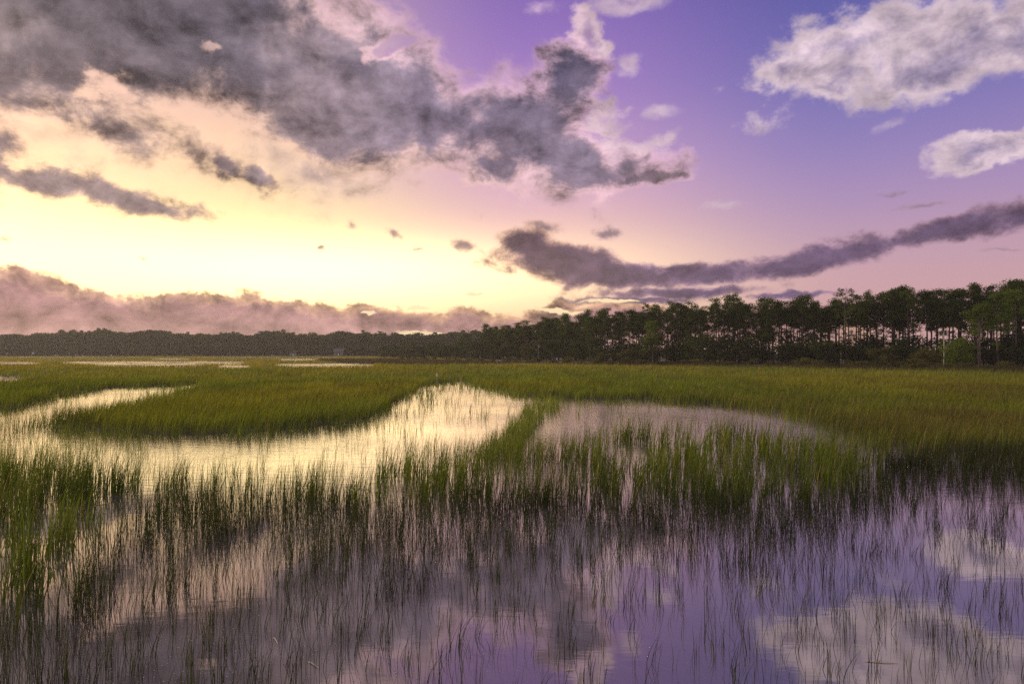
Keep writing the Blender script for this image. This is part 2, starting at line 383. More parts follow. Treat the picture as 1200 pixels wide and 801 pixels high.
def ground(x, y):                    # photograph pixel of a spot on the water level -> metres
    Y = EYE*F/(y-HOR); return (x-600)/F*Y, Y
def unground(X, Y): return 600+F*X/Y, HOR+EYE*F/Y

# ------------------------------------------------------------------ the plan of the marsh
# creek and pools: outlines on the water level (given as px pairs of their foot, turned into metres)
CREEK_PX = [(-500, 486), (0, 481), (60, 464), (130, 454), (240, 449.5), (246, 455), (200, 466), (110, 488), (52, 497), (60, 503), (110, 507), (200, 509), (300, 509), (350, 504), (420, 494),
            (455, 481), (468, 464), (500, 450), (540, 446.5), (562, 453), (600, 462), (650, 467), (750, 469), (850, 477), (950, 494), (1015, 518), (1008, 535), (950, 530), (850, 512), (750, 514), (690, 524), (645, 545),
            (600, 548), (560, 543), (500, 541), (450, 560), (400, 570), (300, 577), (150, 560), (0, 552), (-500, 560)]
CREEK = [ground(*p) for p in CREEK_PX]
def bar(x0, x1, ya, yb, H=.42):      # open water seen between rows ya and yb over grass of height H
    ya += .25; yb -= .25+.12*(yb-ya); yn = HOR+(EYE*F/((EYE-H)*F/(yb-HOR)))
    m = (x0+x1)/2; w = (x1-x0)/2; yf = ya
    pts = []
    for k in range(16):
        a = 2*math.pi*k/16; c, s_ = math.cos(a), math.sin(a)
        yy = yf if s_ < 0 else yn
        ym = (yf+yn)/2; iy = 1/((1/(yf-HOR)+1/(yn-HOR))/2)
        pts.append((m+w*math.copysign(abs(c)**.6, c), HOR+1/(1/(iy)+(1/(yy-HOR)-1/iy)*abs(s_)**.7)))
    return [ground(*p) for p in pts]
POOLS = [bar(70, 290, 423.0, 426.6), bar(175, 222, 419.6, 421.2), bar(255, 293, 427.6, 430.2), bar(322, 440, 425.6, 429.2), bar(-60, 50, 424.0, 426.4),
         bar(-80, 28, 441, 447), bar(20, 170, 417.7, 418.7), bar(235, 400, 417.7, 418.9), bar(325, 375, 420.0, 421.8), bar(110, 240, 426.6, 428.2)]
SPIT = [ground(*p) for p in [(548, 541), (566, 520), (590, 500), (622, 480), (640, 472), (662, 476), (650, 492), (625, 515), (606, 545)]]
# far rim of the flooded foreground: between it and the camera grass stands in open water
FRONT_PX = [(-900, 1600), (-900, 900), (-80, 770), (0, 748), (70, 725), (110, 665), (150, 610), (200, 588), (300, 583), (400, 590), (500, 594), (600, 588), (700, 594), (800, 594), (880, 600), (960, 588), (1020, 566), (1060, 540), (1100, 534), (1300, 534), (2200, 545), (2200, 1600)]
SHORE_PX = [(1015, 518), (1060, 527), (1100, 530), (1300, 532), (2200, 545), (2200, 2000), (-900, 2000), (-900, 545), (0, 538), (300, 545), (600, 525), (800, 500)]
def warp(x, y, k=1.0):
    s = np.clip(y*.02, .15, 3)*k
    return x+(NA.f(x/3/s, y/3/s)-.5)*3.2*s+(NC.f(x/.9/s, y/1.2/s)-.5)*1.6*s, y+(NB.f(x/3/s+9, y/3/s)-.5)*4.2*s+(ND.f(x/.8/s, y/1.3/s)-.5)*2.4*s
def in_water(X, Y):
    x, y = warp(X, Y); w = inside(CREEK, x, y)
    for p in POOLS: w |= inside(p, X, Y)
    return w
def in_front(X, Y):
    x, y = warp(X, Y, .8); px, py = unground(x, np.maximum(y, .5)); return inside(FRONT_PX, px, py)
DARKBANK = [ground(*p) for p in [(352, 420.6), (480, 420.6), (600, 424), (600, 427.5), (470, 428), (395, 425.6)]]
SCRUB_PATH = [(430, 330), (520, 240), (600, 175), (700, 150), (800, 134), (900, 122), (1000, 110), (1100, 98), (1200, 88), (1400, 80)]   # (px, metres): near rim of the rush belt before the pines
def scrub_near(px):
    return np.interp(px, [p for p, _ in SCRUB_PATH], [v for _, v in SCRUB_PATH])

# ------------------------------------------------------------------ setting: water, ground
w_ = 3500.0
tag(quads('water', [(-w_, -60, 0), (w_, -60, 0), (w_, 5000, 0), (-w_, 5000, 0)], [(0, 1, 2, 3)], WATER), kind='structure')
ys = np.concatenate([np.linspace(-60, 3, 6), 3*np.exp(np.linspace(0.02, math.log(5000/3), 420))])
ss = np.linspace(-1, 1, 480)
YY, SS = np.meshgrid(ys, ss, indexing='ij'); XX = SS*np.maximum(YY, 20)*1.7
land = (~in_water(XX, np.maximum(YY, .5)) & (YY > 5)).astype(float)
px, py = unground(XX, np.maximum(YY, .5))
land *= ~inside(SHORE_PX, px, py)
for _ in range(2):
    p_ = np.pad(land, 1, mode='edge'); land = (p_[1:-1, 1:-1]*2+p_[:-2, 1:-1]+p_[2:, 1:-1]+p_[1:-1, :-2]+p_[1:-1, 2:])/6
ZZ = -.35+.41*np.clip(land*1.15, 0, 1)
i_, j_ = np.meshgrid(np.arange(len(ys)-1), np.arange(len(ss)-1), indexing='ij'); n_ = len(ss)
a_ = (i_*n_+j_).ravel()
tag(quads('ground', np.stack([XX, YY, ZZ], -1).reshape(-1, 3), np.stack([a_, a_+1, a_+n_+1, a_+n_], 1), MUD, smooth=True), kind='structure')

# ------------------------------------------------------------------ marsh grass
def blades(name, X, Y, Z, H, W, lean, col, seg=4, curl=1.8):
    """one curved tapering blade per root"""
    n = len(X); t = np.linspace(0, 1, seg+1)
    ang = rng.random(n)*math.pi; wx, wy = np.cos(ang), np.sin(ang)*.6
    l = np.hypot(lean[:, 0], lean[:, 1])
    rise = np.sqrt(np.clip(1-(l*.75)**2, .15, 1))
    tt = t[None, :]
    bx = X[:, None]+lean[:, :1]*H[:, None]*tt**curl
    by = Y[:, None]+lean[:, 1:]*H[:, None]*tt**curl
    bz = Z[:, None]+H[:, None]*rise[:, None]*(tt-.12*l[:, None]*tt**3)
    wd = W[:, None]*.5*np.clip((1-tt)**.65, .12, 1)*(.75+.25*np.minimum(tt*4, 1))
    v = np.empty((n, seg+1, 2, 3), np.float32)
    for s_, k in ((-1, 0), (1, 1)):
        v[:, :, k, 0] = bx+s_*wd*wx[:, None]; v[:, :, k, 1] = by+s_*wd*wy[:, None]; v[:, :, k, 2] = bz
    base = (np.arange(n)*(seg+1)*2)[:, None]+(np.arange(seg)*2)[None, :]
    f = np.stack([base, base+1, base+3, base+2], -1).reshape(-1, 4)
    c = np.repeat(col, (seg+1)*2, axis=0)
    return quads(name, v.reshape(-1, 3), f, GRASS, col=c)
def polar(n, y0, y1, half=.95, power=0.0):
    """roots spread with density ~ Y^-(1+power) ... over the fan the camera faces and a margin"""
    u = rng.random(n)
    if power == 0: Y = y0*(y1/y0)**u
    else: Y = (y0**power+u*(y1**power-y0**power))**(1/power)
    X = (rng.random(n)*2-1)*half*Y
    return X, Y
G_DARK, G_MID, G_OLIVE = np.array((.030, .058, .007)), np.array((.11, .145, .010)), np.array((.21, .185, .011))
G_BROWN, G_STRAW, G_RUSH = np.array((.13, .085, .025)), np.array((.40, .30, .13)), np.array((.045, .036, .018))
def lerp(a, b, t): return a+(b-a)*np.clip(t, 0, 1)[:, None]
def colour(X, Y, far=False):
    n = len(X); px, py = unground(X, Y)
    big = NC.f(X/14+3, Y/26+5); sm = ND.f(X/1.1, Y/1.6)
    c = lerp(np.tile(G_DARK, (n, 1)), G_MID, .15+sm*.9+np.clip((Y-14)/40, 0, .6))
    if far:
        c = lerp(c, G_OLIVE, np.clip((Y-32)/160, 0, .8)+(big-.5)*1.3)
        right = np.clip((px-760)/300, 0, 1)*np.clip((75-Y)/25, 0, 1)
        c = lerp(c, G_BROWN, right*(.10+(NA.f(X/5, Y/9)-.4)*1.3))
    c = c*(.40+1.1*rng.random((n, 1)))*(.55+.9*ND.f(X/1.5, Y/4.5))[:, None]
    s_ = rng.random(n) < .03; c[s_] = G_STRAW*(.6+.6*rng.random((s_.sum(), 1)))
    return c
wind = np.array((.22, -.03))

# (a) dense stands: belt along the near side of the creek and the thick corner on the left
def stand(name, n, y0, y1, keep, label, wscale=1.0, hmul=1.0):
    X, Y = polar(n, y0, y1, power=1.0)
    k = keep(X, Y); X, Y = X[k], Y[k]
    m = 7                                                   # blades of one plant
    cx = np.repeat(X, m)+rng.normal(0, .045, len(X)*m); cy = np.repeat(Y, m)+rng.normal(0, .045, len(X)*m)
    hp = np.repeat(.62+.30*NA.f(X/.9, Y/.9)+.18*NB.f(X/4, Y/4)+rng.normal(0, .08, len(X)), m)*hmul*.92
    px, py = unground(cx, cy)
    H = hp*(.45+.75*rng.random(len(cx)))
    a = rng.random(len(cx))*2*math.pi; r = np.abs(rng.normal(0, .15, len(cx)))
    lean = np.stack([np.cos(a)*r, np.sin(a)*r], 1)+wind*(.2+.8*rng.random((len(cx), 1)))
    W = (.010+.009*rng.random(len(cx)))*wscale*np.maximum(1, cy/16)
    o = blades(name, cx, cy, np.full(len(cx), -.05), H, W, lean, colour(cx, cy)*.88, 4)
    return tag(o, label, 'grass', kind='stuff')
def keep_belt(X, Y):
    px, py = unground(X, Y)
    k = ~in_water(X, Y) & ~in_front(X, Y) 
    k &= inside([(p[0], p[1]) for p in SHORE_PX], px, py)
    holes = (NB.f(X/1.3, Y/1.0) > .57) | (ND(X/.35, Y/.5) > .68)
    holes |= (px < 220) & (py > 600) & (NC.f(X/.5, Y/.7) > .47)
    thin = rng.random(len(X)) < .12
    return k & (~holes | thin)
stand('marsh_grass', 14500, 6.2, 24, keep_belt, 'thick green marsh grass belt standing between the bright creek and the sparse foreground reeds')

# (b) sparse stems in the open foreground water
def clumps(n, y0, y1, dens, hfun, cnt, spread, gname, label, thick=1.0, brown=0.0):
    X, Y = polar(n, y0, y1, half=1.0, power=1.6)
    k = in_front(X, Y) & ~in_water(X, Y) & (rng.random(n) < dens(X, Y)); X, Y = X[k], Y[k]
    c = cnt(X, Y); idx = np.repeat(np.arange(len(X)), c); N_ = len(idx)
    tl = rng.normal(0, .10, (len(X), 2))[idx]
    cx = X[idx]+rng.normal(0, spread, N_); cy = Y[idx]+rng.normal(0, spread, N_)
    H = hfun(X, Y)[idx]*(.45+.6*rng.random(N_))
    a = rng.random(N_)*2*math.pi; r = np.abs(rng.normal(0, .15, N_)); wild = rng.random(N_) < .05; r[wild] *= 3.0
    lean = np.stack([np.cos(a)*r, np.sin(a)*r*.8], 1)+tl+wind*.35
    W = (.0052+.0048*rng.random(N_))*thick*np.maximum(1, cy/13)
    col = colour(cx, cy)*.30; col = lerp(col, G_BROWN*.55, np.full(N_, brown)*rng.random(N_)*1.6)
    return tag(blades(gname, cx, cy, np.full(N_, -.05), H, W, lean, col, 5, 1.9), label, 'grass', kind='stuff')
def dist_rim(X, Y):                 # 1 at the rim of the dense belt, 0 far out in the open water
    px, py = unground(X, Y); rim = np.interp(px, [p[0] for p in FRONT_PX[2:-1]], [p[1] for p in FRONT_PX[2:-1]])
    return np.clip(1-(py-rim)/120, 0, 1), px, py
def dens_a(X, Y):
    d_, px, py = dist_rim(X, Y); leftness = np.clip((760-px)/700, 0, 1)
    return np.clip(.10+.20*leftness+.60*d_**2.0, 0, 1)*(.55+.9*(NC.f(X/.8, Y/.6) > .50))
def h_a(X, Y):
    d_, px, py = dist_rim(X, Y); left_ = np.clip((700-px)/600, 0, 1)
    return .34+.30*d_+.22*left_+.12*NA(X*1.3, Y*1.3)
clumps(46000, 5.2, 24, dens_a, h_a, lambda X, Y: 2+(rng.random(len(X))**2*7).astype(int), .030, 'marsh_grass', 'scattered thin green reeds rising from the mirror-still water in front')
def dens_b(X, Y):
    d_, px, py = dist_rim(X, Y)
    return np.clip(.20+.4*d_+.25*np.clip((px-650)/300, 0, 1), 0, 1)
clumps(26000, 5.2, 24, dens_b, lambda X, Y: .16+.30*rng.random(len(X)), lambda X, Y: 1+(rng.random(len(X)) < .3).astype(int), .012, 'marsh_grass', 'single thin brown stems pricking the violet water at right', .8, .6)

# (c) sparse blades wading in the creek edges and on the spit
X, Y = polar(130000, 16, 75, power=.5)
xw, yw = warp(X, Y); k = inside(CREEK, xw, yw)
ring = np.zeros(len(X))
for dx_, dy_ in ((1.2, 0), (-1.2, 0), (0, 2.5), (0, -2.5), (.6, 1.2), (-.6, -1.2), (2.4, 0), (-2.4, 0), (0, 5), (0, -4)):
    ring += ~in_water(X+dx_, Y+dy_)
pat = NB.f(X/2.2+4, Y/3+1)
k &= rng.random(len(X)) < np.clip((ring/10)**1.1*.9*(pat > .36)+.06*(pat > .48)+.7*inside(SPIT, xw, yw), 0, 1)*np.where(X > 1, .55, 1)
X, Y = X[k], Y[k]
m = 3; cx = np.repeat(X, m)+rng.normal(0, .05, len(X)*m); cy = np.repeat(Y, m)+rng.normal(0, .08, len(X)*m)
nn = len(cx); a = rng.random(nn)*6.28; r = np.abs(rng.normal(0, .2, nn))
tag(blades('marsh_grass', cx, cy, np.full(nn, -.05), .30+.45*rng.random(nn), .007*np.maximum(1, cy/13), np.stack([np.cos(a)*r, np.sin(a)*r], 1)+wind*rng.random((nn, 1)), colour(cx, cy), 4),
    'loose grass blades wading along the edges of the bright creek', 'grass', kind='stuff')

# (d) the wide field behind the creek: island, left flats, right field, up to the trees
def field(name, n, y0, y1, seg, label, power=0.0):
    X, Y = polar(n, y0, y1, half=1.05, power=power)
    px, py = unground(X, Y)
    k = ~in_water(X, Y) & ~(inside(SHORE_PX, px, py))
    sc = scrub_near(px); k &= ~((Y > sc+26) & (px > 545))
    X, Y, px = X[k], Y[k], px[k]; sc = sc[k]; nn = len(X)
    far = np.clip((Y-60)/200, 0, 1)
    H = (.58+.34*NA.f(X/2.5, Y/4)+.26*(NB.f(X/9, Y/16)-.5))*(.6+.5*rng.random(nn))*(1-.25*far)
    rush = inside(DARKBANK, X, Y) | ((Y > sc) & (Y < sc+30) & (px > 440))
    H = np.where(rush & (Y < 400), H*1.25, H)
    W = np.maximum(.012, Y/1600)*(.7+.7*rng.random(nn))
    a = rng.random(nn)*6.28; r = np.abs(rng.normal(0, .2, nn))
    lean = np.stack([np.cos(a)*r, np.sin(a)*r], 1)+wind*(.5+rng.random((nn, 1)))*1.2
    c = colour(X, Y, True)
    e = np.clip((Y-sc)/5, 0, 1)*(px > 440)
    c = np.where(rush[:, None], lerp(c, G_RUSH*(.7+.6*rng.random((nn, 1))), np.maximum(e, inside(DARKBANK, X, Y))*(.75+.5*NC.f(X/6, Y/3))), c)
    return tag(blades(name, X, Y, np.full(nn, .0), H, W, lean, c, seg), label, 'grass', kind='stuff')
field('marsh_grass', 330000, 18, 70, 3, 'green grass of the island and near fields beyond the creek', .6)
field('marsh_grass', 400000, 70, 640, 2, 'far flat marsh of yellow green grass running back to the tree line')

# ------------------------------------------------------------------ trees
def leaves(lobes, per, size, g, shell=.55, flat=.0):
    """small leaf clumps scattered through ellipsoid lobes (x,y,z,rx,ry,rz)"""
    vs_, n = [], 0
    for (x, y, z, rx, ry, rz) in lobes:
        k = max(8, int(per*rx*ry*1.0))
        d_ = g.normal(size=(k, 3)); d_ /= np.linalg.norm(d_, axis=1)[:, None]
        rr = g.random(k)**(1-shell); rr = rr*(.82+.36*g.random(k))
        p = d_*rr[:, None]*np.array((rx, ry, rz))+np.array((x, y, z))
        u = g.normal(size=(k, 3)); u[:, 2] *= (1-flat); u /= np.linalg.norm(u, axis=1)[:, None]
        w = g.normal(size=(k, 3)); w -= (w*u).sum(1)[:, None]*u; w /= np.linalg.norm(w, axis=1)[:, None]
        s_ = size*(.5+.9*g.random(k))[:, None]
        q_ = np.stack([p-u*s_, p+w*s_*.45, p+u*s_, p-w*s_*.45], 1); vs_.append(q_.reshape(-1, 3))
    v = np.concatenate(vs_); f = np.arange(len(v)).reshape(-1, 4); return v, f
def pine(name, seed, H=16.5, crown_from=.55, spread=2.4, lobes_n=13, mat_=None, per=95, sparse=False):
    g = np.random.default_rng(seed); rd = random.Random(seed)
    root = empty(name); mb = MB()
    bx, by = rd.uniform(-.5, .5), rd.uniform(-.5, .5)
    def ax(t): return Vector((bx*math.sin(t*2.4)+rd.uniform(-.03, .03), by*t*t, H*t))
    ts = [0, .02, .1, .25, .4, .55, .7, .82, .92, .97]
    mb.tube([ax(t) for t in ts], [.30, .23, .19, .17, .15, .13, .10, .07, .04, .02], 8)
    lobes = []
    for i in range(lobes_n):
        t = crown_from+(1-crown_from)*((i+.3)/lobes_n)**.85; a = i*2.4+rd.uniform(-.6, .6)
        w = math.sin(min(1, (1.08-t)/(1.08-crown_from)*1.25)*math.pi*.5+.12)
        r = spread*w*rd.uniform(.45, 1.1)
        c = ax(t); s0 = ax(t-.035*rd.uniform(.6, 1.6))
        e = Vector((c.x+math.cos(a)*r, c.y+math.sin(a)*r, c.z+rd.uniform(-.1, .6)))
        mid_ = (s0+e)/2+Vector((0, 0, -.15))
        mb.tube([s0, mid_, e], [.055, .04, .015], 5)
        q_ = rd.uniform(.85, 1.5)*(.62 if sparse else 1)
        lobes.append((e.x, e.y, e.z+.15, 1.15*q_, 1.15*q_, .72*q_))
        if rd.random() < .8:
            lobes.append((e.x*.55+rd.uniform(-.5, .5), e.y*.55+rd.uniform(-.5, .5), e.z+rd.uniform(-.5, .5), .8*q_, .8*q_, .55*q_))
    top = ax(.99); lobes.append((top.x, top.y, top.z, 1.2 if not sparse else .7, 1.2 if not sparse else .7, .7))
    for k in range(rd.randint(3, 6)):          # dead stubs below the crown
        t = rd.uniform(.28, crown_from); c = ax(t); a = rd.uniform(0, 6.28); l = rd.uniform(.6, 1.8)
        mb.tube([c, c+Vector((math.cos(a)*l, math.sin(a)*l, rd.uniform(-.2, .5)))], [.035, .012], 4)
        if rd.random() < .55: lobes.append((c.x+math.cos(a)*l, c.y+math.sin(a)*l, c.z+.2, .6, .6, .4))
    mb.build('trunk', BARK, root, True)
    v, f = leaves(lobes, per, .17, g, .45, .3); quads('crown', v, f, mat_ or PINE, root)
    return root
def bush(name, seed, H=6.0, W=3.2, mat_=None, per=70, size=.20, stem=True):
    g = np.random.default_rng(seed); rd = random.Random(seed)
    root = empty(name); mb = MB(); lobes = []
    for i in range(9):
        a = i*2.4+rd.uniform(-.5, .5); r = W*.55*rd.random()**.5; z = H*(.25+.55*rd.random())
        q_ = rd.uniform(.7, 1.15); rx = W*.36*q_; rz = H*.22*q_; z = min(z, H-rz)
        x, y = math.cos(a)*r, math.sin(a)*r
        lobes.append((x, y, z, rx, rx, rz)); mb.tube([(x*.1, y*.1, 0), (x*.5, y*.4, z*.5), (x, y, z)], [.09*H/6, .06*H/6, .02], 5)
    lobes.append((0, 0, H*.8, W*.34, W*.34, H*.2)); lobes.append((0, 0, H*.3, W*.6, W*.6, H*.28))
    mb.build('trunk', BARK, root, True)
    v, f = leaves(lobes, per, size, g, .45); quads('crown', v, f, mat_ or OAK, root)
    return root

TP, TY = [430, 470, 545, 600, 700, 800, 900, 1000, 1100, 1200, 1400], [430, 385, 330, 285, 222, 192, 174, 160, 149, 141, 131]
def tree_y(px): return float(np.interp(px, TP, TY))
def place(o, px, Y, s=1.0, sz=None, rz=None):
    o.location = ((px-600)/F*Y, Y, .02); o.scale = (s, s, sz or s); o.rotation_euler = (0, 0, random.uniform(0, 6.28) if rz is None else rz); return o

protos = [pine('pine_tree', 100+i, 16.5, random.uniform(.46, .68), random.uniform(2.1, 2.9), random.randint(12, 16)) for i in range(8)]
usedp = [False]*len(protos)
LIST = []                            # (px, object, wording, row) labelled at the end by counting from things one can find
MARKS = [(570, 'the broad full pine'), (631, 'the slender pale stem'), (738, 'the grey green rounded bush'), (862, 'the tallest domed pine'), (993, 'the open-topped pine'), (1106, 'the pale broken snag'), (1170, 'the brightest green pine')]
ORD = 'first second third fourth fifth sixth seventh eighth ninth tenth eleventh twelfth'.split()
def label_rows():
    rows = {}
    for px, o, what, row in LIST: rows.setdefault((what, row), []).append((px, o))
    for (what, row), items in rows.items():
        byk = {}
        for px, o in items:
            k = min(range(len(MARKS)), key=lambda i: abs(MARKS[i][0]-px)); byk.setdefault((k, px >= MARKS[k][0]), []).append((abs(px-MARKS[k][0]), o))
        for (k, rt), l_ in byk.items():
            for n_, (_, o) in enumerate(sorted(l_, key=lambda v: v[0])):
                o['label'] = '%s %s%s %s of %s' % (ORD[min(n_, 11)], row, what.replace('low olive shrub on the dark rushes,', 'low olive shrub'), 'right' if rt else 'left', MARKS[k][1])
def add_pine(px, Y, H):
    i = random.randrange(len(protos))
    o = protos[i] if not usedp[i] else copy_tree(protos[i]); usedp[i] = True
    return place(o, px, Y, random.uniform(.8, 1.2), H/16.5)
# heights of the crown line read along the stand
HP, HH = [545, 570, 600, 640, 700, 760, 850, 930, 1000, 1080, 1150, 1200, 1400], [11, 14, 14.6, 15.4, 16.4, 16.6, 17.2, 15.8, 16.4, 17.0, 17.2, 16.6, 16.5]
px = 566.0
while px < 1250:
    Y0 = tree_y(px)
    for row in range(3):
        if row == 2 and random.random() < .35: continue
        Y = Y0+4+row*6.5+random.uniform(-2.5, 2.5)
        q_ = px+random.uniform(-5, 5)
        H = float(np.interp(q_, HP, HH))*(Y/Y0)*random.uniform(.80, 1.06)
        if row == 2: H *= .93
        o = add_pine(q_, Y, H); tag(o, None, 'pine tree', 'pines of the stand on the right shore'); LIST.append((q_, o, 'slender pine', ('front-row ', 'middle-row ', 'back-row ')[row]))
    px += 2.1*F/Y0*random.uniform(.6, 1.4)
# the ones that stand out
o = place(pine('pine_tree', 301, 16.0, .34, 3.3, 20), 570, 318, 1, None); tag(o, 'broad full pine with a rounded crown alone at the left tip of the shore stand', 'pine tree')
o = place(pine('pine_tree', 302, 17.2, .62, 3.8, 22, sparse=True, per=90), 993, 158, 1); tag(o, 'open-topped pine whose thin wide canopy lets the pink sky through', 'pine tree')
o = place(pine('pine_tree', 303, 17.4, .80, 2.4, 9, sparse=True), 757, 206, 1); tag(o, 'thin pine poking a sparse tuft above the crowns left of the middle', 'pine tree')
o = place(pine('pine_tree', 304, 14.3, .48, 3.0, 17, PINEL), 1170, 136, 1); tag(o, 'bright green lower pine in front of the stand near the right edge', 'pine tree')
o = place(pine('pine_tree', 305, 15.0, .60, 2.6, 13, PINEL), 1190, 138, 1); tag(o, 'bright green lower pine cut by the right edge of the photo', 'pine tree')
o = place(pine('pine_tree', 306, 12.0, .55, 2.2, 12, PINEL), 1148, 137, 1); tag(o, 'slim light green pine left of the two bright crowns', 'pine tree')
o = place(pine('pine_tree', 307, 13.0, .30, 2.6, 18, PINEL), 765, 196, .9); tag(o, 'yellow green low-branched pine in the stand left of the middle', 'pine tree')
o = place(pine('pine_tree', 308, 11.6, .62, 3.2, 10), 545, 335, 1); tag(o, 'low spreading pine with a flat crown under the bare twigs at the left tip', 'pine tree')
o = place(pine('pine_tree', 309, 18.6, .66, 2.5, 14), 862, 186, 1); tag(o, 'tallest pine of the middle group with a tufted domed crown', 'pine tree')
# dead trees
def dead(name, H, limbs, seed, r=.16, mat_=DEAD):
    rd = random.Random(seed); root = empty(name); mb = MB()
    mb.tube([(0, 0, 0), (.1, 0, H*.4), (0, .1, H*.8), (.08, 0, H)], [r, r*.8, r*.6, r*.25], 7); mb.build('trunk', mat_, root, True)
    for i in range(limbs):
        mb = MB(); z = H*(.55+.4*i/limbs); a = i*2.1; l = H*.22*rd.uniform(.6, 1.1)
        e = Vector((math.cos(a)*l, math.sin(a)*l, z+l*.7)); mb.tube([(0.03, .03, z), e*.5+Vector((0, 0, z*.5)), e], [r*.35, r*.25, .02], 5)
        for k in range(4):
            f_ = rd.uniform(.4, 1); b = Vector((0, 0, z)).lerp(e, f_); mb.tube([b, b+Vector((rd.uniform(-.8, .8), rd.uniform(-.8, .8), rd.uniform(.3, 1.1)))], [.05, .015], 4)
        mb.build('limb', mat_, root, True)
    return root
o = place(dead('dead_tree', 15.2, 9, 5, .2, BARK), 549, 332); tag(o, 'bare twiggy dead tree behind the left tip of the stand', 'tree')
o = place(dead('dead_tree', 7.2, 2, 6, .17), 1106, 134); tag(o, 'pale broken snag standing before the dark bushes at right', 'tree')
o = place(dead('dead_tree', 8.2, 3, 8, .07, BARK), 1147, 104); tag(o, 'thin dark dead trunk rising out of the rush belt at right', 'tree')
o = place(dead('dead_tree', 6.0, 2, 9, .09), 631, 246); tag(o, 'slender pale dead stem before the oaks left of the middle', 'tree')

# bushes and small oaks at the foot of the pines
bp = [bush('oak_bush', 400+i, 6.0, 3.4) for i in range(5)]; usedb = [False]*5
def add_bush(px, Y, H, W):
    i = random.randrange(5); o = bp[i] if not usedb[i] else copy_tree(bp[i]); usedb[i] = True
    return place(o, px, Y, W/3.4, H/6.0)
px = 452.0
while px < 1260:
    Y0 = tree_y(px)
    for row in range(3):
        Y = Y0-4+row*7+random.uniform(-2, 2); q_ = px+random.uniform(-6, 6)
        tall = float(np.interp(q_, [450, 520, 560, 620, 1300], [6.5, 8.0, 8.2, 7.4, 6.0]))
        H = tall*random.uniform(.55, 1.2)*(1+.14*row); o = add_bush(q_, Y, H, random.uniform(5.0, 7.5))
        tag(o, None, 'bush', 'dark bushes at the foot of the pines'); LIST.append((q_, o, 'dark rounded bush', ('front-row ', 'middle-row ', 'back-row ')[row]))
    px += 5.2*F/Y0*random.uniform(.8, 1.2)
for (q_, Y, H, W, t) in [(738, 196, 4.2, 5.0, 'grey green rounded bush standing forward below the yellow green pine'), (705, 208, 3.2, 4.2, 'small grey green bush left of the forward rounded bush'),
                         (1122, 133, 6.2, 5.2, 'light green leafy bush right behind the pale broken snag'), (1085, 132, 4.2, 4.2, 'dull green low bush left of the pale broken snag'), (1040, 146, 4.6, 5, 'mid green bush standing forward under the dark crowns')]:
    tag(place(bush('oak_bush', int(q_), H, W, OAKL if q_ > 1100 else SHRUB), q_, Y), t, 'bush')
o = place(bush('small_oak', 901, 7.0, 3.6, SHRUB), 615, 250); tag(o, 'small round tree on a short stem in front of the oaks', 'tree')
# low shrubs on the rush belt
sp = [bush('marsh_shrub', 500+i, 1.6, 2.2, SHRUB, 150, .10) for i in range(4)]; useds = [False]*4
px = 470.0; c_ = 0
while px < 1250:
    Yn = float(scrub_near(px)); Y = Yn+random.uniform(10, 26)
    i = random.randrange(4); o = sp[i] if not useds[i] else copy_tree(sp[i]); useds[i] = True
    place(o, px, Y, random.uniform(.8, 1.9), random.uniform(.7, 1.35))
    tag(o, None, 'shrub', 'low shrubs on the dark rush belt'); LIST.append((px, o, 'low olive shrub on the dark rushes,', ''))
    px += random.uniform(1.6, 5.0)*F/Y
label_rows()
# ------------------------------------------------------------------ the far wood (one mass)
g = np.random.default_rng(77); lobes = []; X = -640.0
while X < 60:
    for row in range(3):
        Y = 612+row*14+g.uniform(-5, 5)+max(0, (X+80))*-.55; H = (17.6+4.5*NA.f(np.array([X/26.]), np.array([3.3]))[0]*1.2)*g.uniform(.80, 1.06)
        if abs(X+345) < 32: H *= 1.10
        x = X+g.uniform(-3, 3); r = g.uniform(4.0, 7.0)
        lobes += [(x, Y, H-1.6, r, r, 1.8), (x+g.uniform(-2, 2), Y, H-4.2, r*1.05, r, 2.6), (x, Y, H*.55, r*1.1, r, 4.5), (x, Y, H*.22, r*1.3, r, 4.8), (x+2.5, Y-2, H*.38, r*1.2, r, 4.0)]
        if g.random() < .3: lobes.append((x+g.uniform(-3, 3), Y, H+.8, 2.0, 2.0, .9))
    X += 5.0*g.uniform(.7, 1.3)
v, f = leaves(lobes, 8, .9, g, .5)
tag(quads('far_wood', v, f, FAR), 'long hazy dark wood closing the marsh on the left horizon', 'wood', kind='stuff')

# ------------------------------------------------------------------ small far things
def house(px, Y, w, dp, h, rh, label, win):
    root = empty('shore_house', ((px-600)/F*Y, Y, .02), R(8))
    m = MB(); m.box(-w/2, -dp/2, 0, w/2, dp/2, h); wl = m.build('wall', PLANK, root)
    m = MB(); m.prism(-w/2-.4, -dp/2-.5, w/2+.4, dp/2+.5, h+.01, h+rh); rf = m.build('roof', ROOF, root)
    m = MB(); m.box(w*.2, -.4, h+rh*.5, w*.2+.8, .4, h+rh+1.0); m.build('chimney', PLANK, rf)
    m = MB(); m.box(-.5, -dp/2-.06, .1, .5, -dp/2-.004, 2.1); m.build('door', PAINT, root)
    for x in win:
        m = MB(); m.box(x-.6, -dp/2-.05, 1.1, x+.6, -dp/2-.004, 2.3); fr_ = m.build('window', PAINT, root)
        m = MB(); m.box(x-.5, -dp/2-.08, 1.2, x+.5, -dp/2-.052, 2.2); m.build('pane', GLASS, fr_)
    return tag(root, label, 'house')
house(397, 605, 8.0, 6, 3.6, 3.4, 'faint grey gabled house at the foot of the far wood, the right one of two', (-2.6, 2.6))
house(344, 606, 6.5, 5, 3.0, 2.4, 'small dark house at the foot of the far wood, the left one of two', (-2.0, 2.0))
